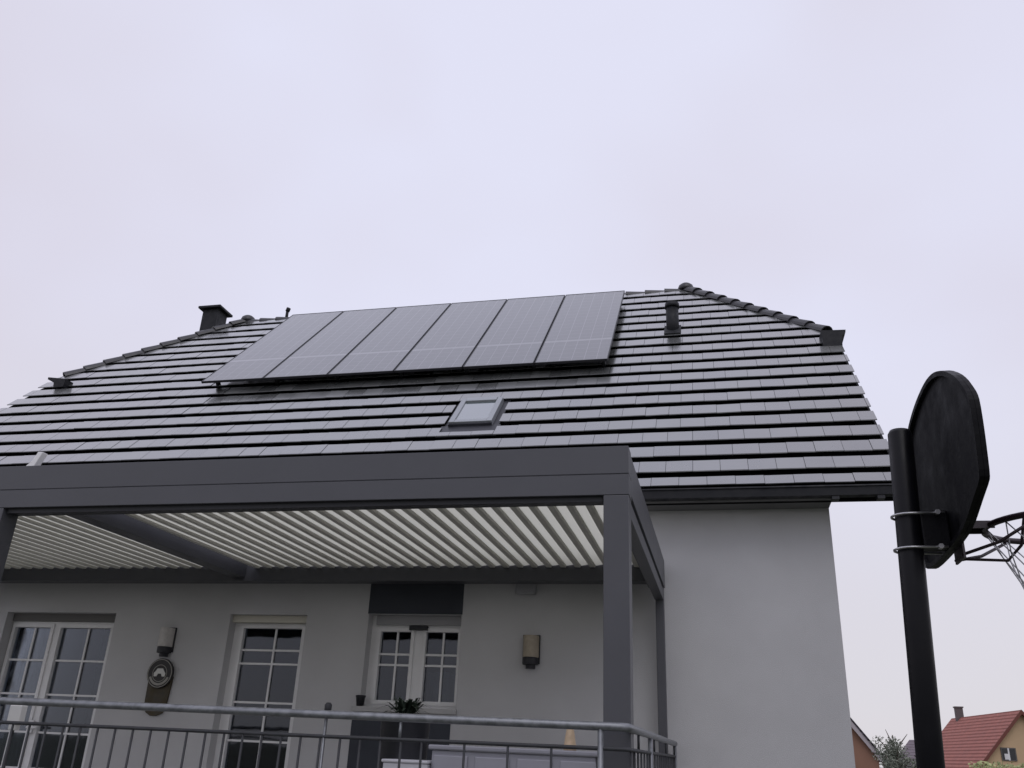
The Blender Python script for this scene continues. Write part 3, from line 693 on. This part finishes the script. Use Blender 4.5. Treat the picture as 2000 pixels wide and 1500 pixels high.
# window on the near gable
sgn = 1 if (nn.x > 0) else -1
ax = (ctr-rA).dot(nn)
def gbox(mb, a0, a1, z0, z1, o0, o1):
    vs = [Pm(a, z_, o_) for a in (a0, a1) for o_ in (o0, o1) for z_ in (z0, z1)]
    mb.add(vs, [(0,1,3,2),(4,6,7,5),(0,4,5,1),(2,3,7,6),(0,2,6,4),(1,5,7,3)])
gbox(wn, ax-.5, ax+.5, .95, 1.80, .005, .06); wo_ = wn.build('window', mat('far_frame', (.10, .095, .09), .5), red); wc = MB(); gbox(wc, ax-.05, ax+.05, .98, 1.77, .062, .075); gbox(wc, ax-.3, ax-.05, 1.03, 1.4, .071, .074); wc.build('mullion', M_white, wo_)
wp = MB(); gbox(wp, ax-.42, ax-.03, 1.03, 1.72, .062, .07); gbox(wp, ax+.03, ax+.42, 1.03, 1.72, .062, .07); wp.build('pane', mat('far_pane', (.02, .022, .025), .1), wo_)
for s_ in (1, -1):
    vg = MB(); lo = nn*s_*3.8+Vector((0,0,-3.8*3.8/3.4)); e0 = rA-dd*.36
    vg.prism([e0+Vector((0,0,.02)), e0+lo+Vector((0,0,.02)), e0+lo+Vector((0,0,-.28)), e0+Vector((0,0,-.28))], -dd*.06); vg.build('barge_board', mat('red_board', (.16, .05, .035), .7), red)
cq = rB+(rA-rB)*.12
MB().box(cq.x-.28, cq.x+.28, cq.y-.28, cq.y+.28, cq.z-.6, cq.z+.75).box(cq.x-.34, cq.x+.34, cq.y-.34, cq.y+.34, cq.z+.75, cq.z+.85).build('chimney', mat('brick_chimney', (.12, .10, .10), .8), rr_)
# terracotta house partly behind the corner: gable facing us
tr_, a_, b_, c_ = gable_house('neighbour_house', Vector((5.35, 59.5, 5.35)), Vector((5.35+.6, 70, 5.35)), 3.3, 4.25, 0, GZ, M_dk, M_or, 'terracotta house with dark roof edge just right of the grey house corner', over=.3, thick=.16)
vg = MB()
for s_ in (1, -1):
    e0 = Vector((5.35, 59.15, 5.35-.17)); lo = Vector((s_*3.72, 0, -3.72*4.25/3.3)); vg.prism([e0, e0+lo, e0+lo+Vector((0,0,-.40)), e0+Vector((0,0,-.40))], (0, -.05, 0))
vg.build('barge_board', mat('pale_board', (.42, .38, .40), .7), tr_)
gr_, a_, b_, c_ = gable_house('neighbour_house', Vector((.215*94, .977*94, 2.75)), Vector((.1765*97, .984*97, 2.75)), 2.6, 2.05, 0, GZ, M_gr, M_pale, 'pale house with grey roof between the tree and the pole')

def leaf_cloud(mb, c, R_, n_, size, squash=.8, lump=None):
    lumps = [Vector((random.gauss(0, .45)*R_, random.gauss(0, .45)*R_, random.gauss(0, .45)*R_*squash)) for _ in range(lump or 14)]
    for i in range(n_):
        L_ = random.choice(lumps); v = Vector((random.gauss(0, 1), random.gauss(0, 1), random.gauss(0, 1))).normalized()*R_*random.uniform(.15, .42)
        p = Vector(c)+L_+v; a = Vector((random.gauss(0, 1), random.gauss(0, 1), random.gauss(0, 1))).normalized(); b = a.cross(Vector((random.gauss(0, 1), random.gauss(0, 1), random.gauss(0, 1)))).normalized(); s_ = size*random.uniform(.6, 1.3)
        mb.add([p-a*s_, p+b*s_*.6, p+a*s_, p-b*s_*.6], [(0,1,2,3)])
def tree(c, base, h, R_, n_, size, m_leaf, label, nm='leafy_tree', cat='tree'):
    t_ = thing(nm, label, cat, (c[0], c[1], base)); tk = MB()
    tk.tube([(c[0], c[1], base-.1), (c[0]+.05, c[1], base+h*.4), (c[0], c[1], base+h*.85)], [.13, .09, .03], 8)
    for k in range(7):
        a = k*2.4; z_ = base+h*(.35+.06*k); tk.tube([(c[0], c[1], z_), (c[0]+R_*.7*math.cos(a), c[1]+R_*.7*math.sin(a), z_+h*.22)], [.05, .012], 6)
    tk.build('trunk', mat('bark', (.09, .075, .06), .9, noise=(8, .2)), t_)
    lf = MB(); leaf_cloud(lf, (c[0], c[1], base+h*.68), R_, n_, size); lf.build('crown', m_leaf, t_, recalc=False); return t_
M_l1 = mat('grey_leaf', (.20, .22, .175), .8, island=.6); M_l2 = mat('green_leaf', (.10, .125, .08), .8, island=.5); M_hedge = mat('hedge_leaf', (.36, .39, .18), .8, island=.4)
tree((7.98, 49.5), GZ, 3.75, 1.05, 2300, .05, M_l1, 'grey-green leafy tree in front of the grey-roofed house')
tree((8.8, 54), GZ, 2.6, .9, 1500, .055, M_l2, 'darker small tree right beside the grey-green tree')
tree((7.35, 47), GZ, 2.45, .6, 900, .05, M_l1, 'low pale bush at the foot of the terracotta house', 'garden_bush', 'bush')
hd_ = thing('hedge', 'bright yellow-green hedge below the ochre house', 'hedge', (11.5, 38, GZ)); lf = MB()
for i in range(5600):
    p = Vector((random.uniform(8.9, 14.5), random.uniform(38, 39.2), random.uniform(-.6, .36+.12*math.sin(i*.7)+random.uniform(-.1, .05)))); a = Vector((random.gauss(0,1), random.gauss(0,1), random.gauss(0,1))).normalized(); b = a.orthogonal().normalized(); s_ = random.uniform(.04, .09)
    lf.add([p-a*s_, p+b*s_*.6, p+a*s_, p-b*s_*.6], [(0,1,2,3)])
lf.build('foliage', M_hedge, hd_, recalc=False)
st_ = MB()
for i in range(14): x_ = 8.8+i*.42; st_.tube([(x_, 38.6, GZ-.05), (x_+random.uniform(-.1, .1), 38.6, .0)], [.03, .012], 6)
st_.build('stems', mat('hedge_wood', (.08, .06, .04), .9), hd_)
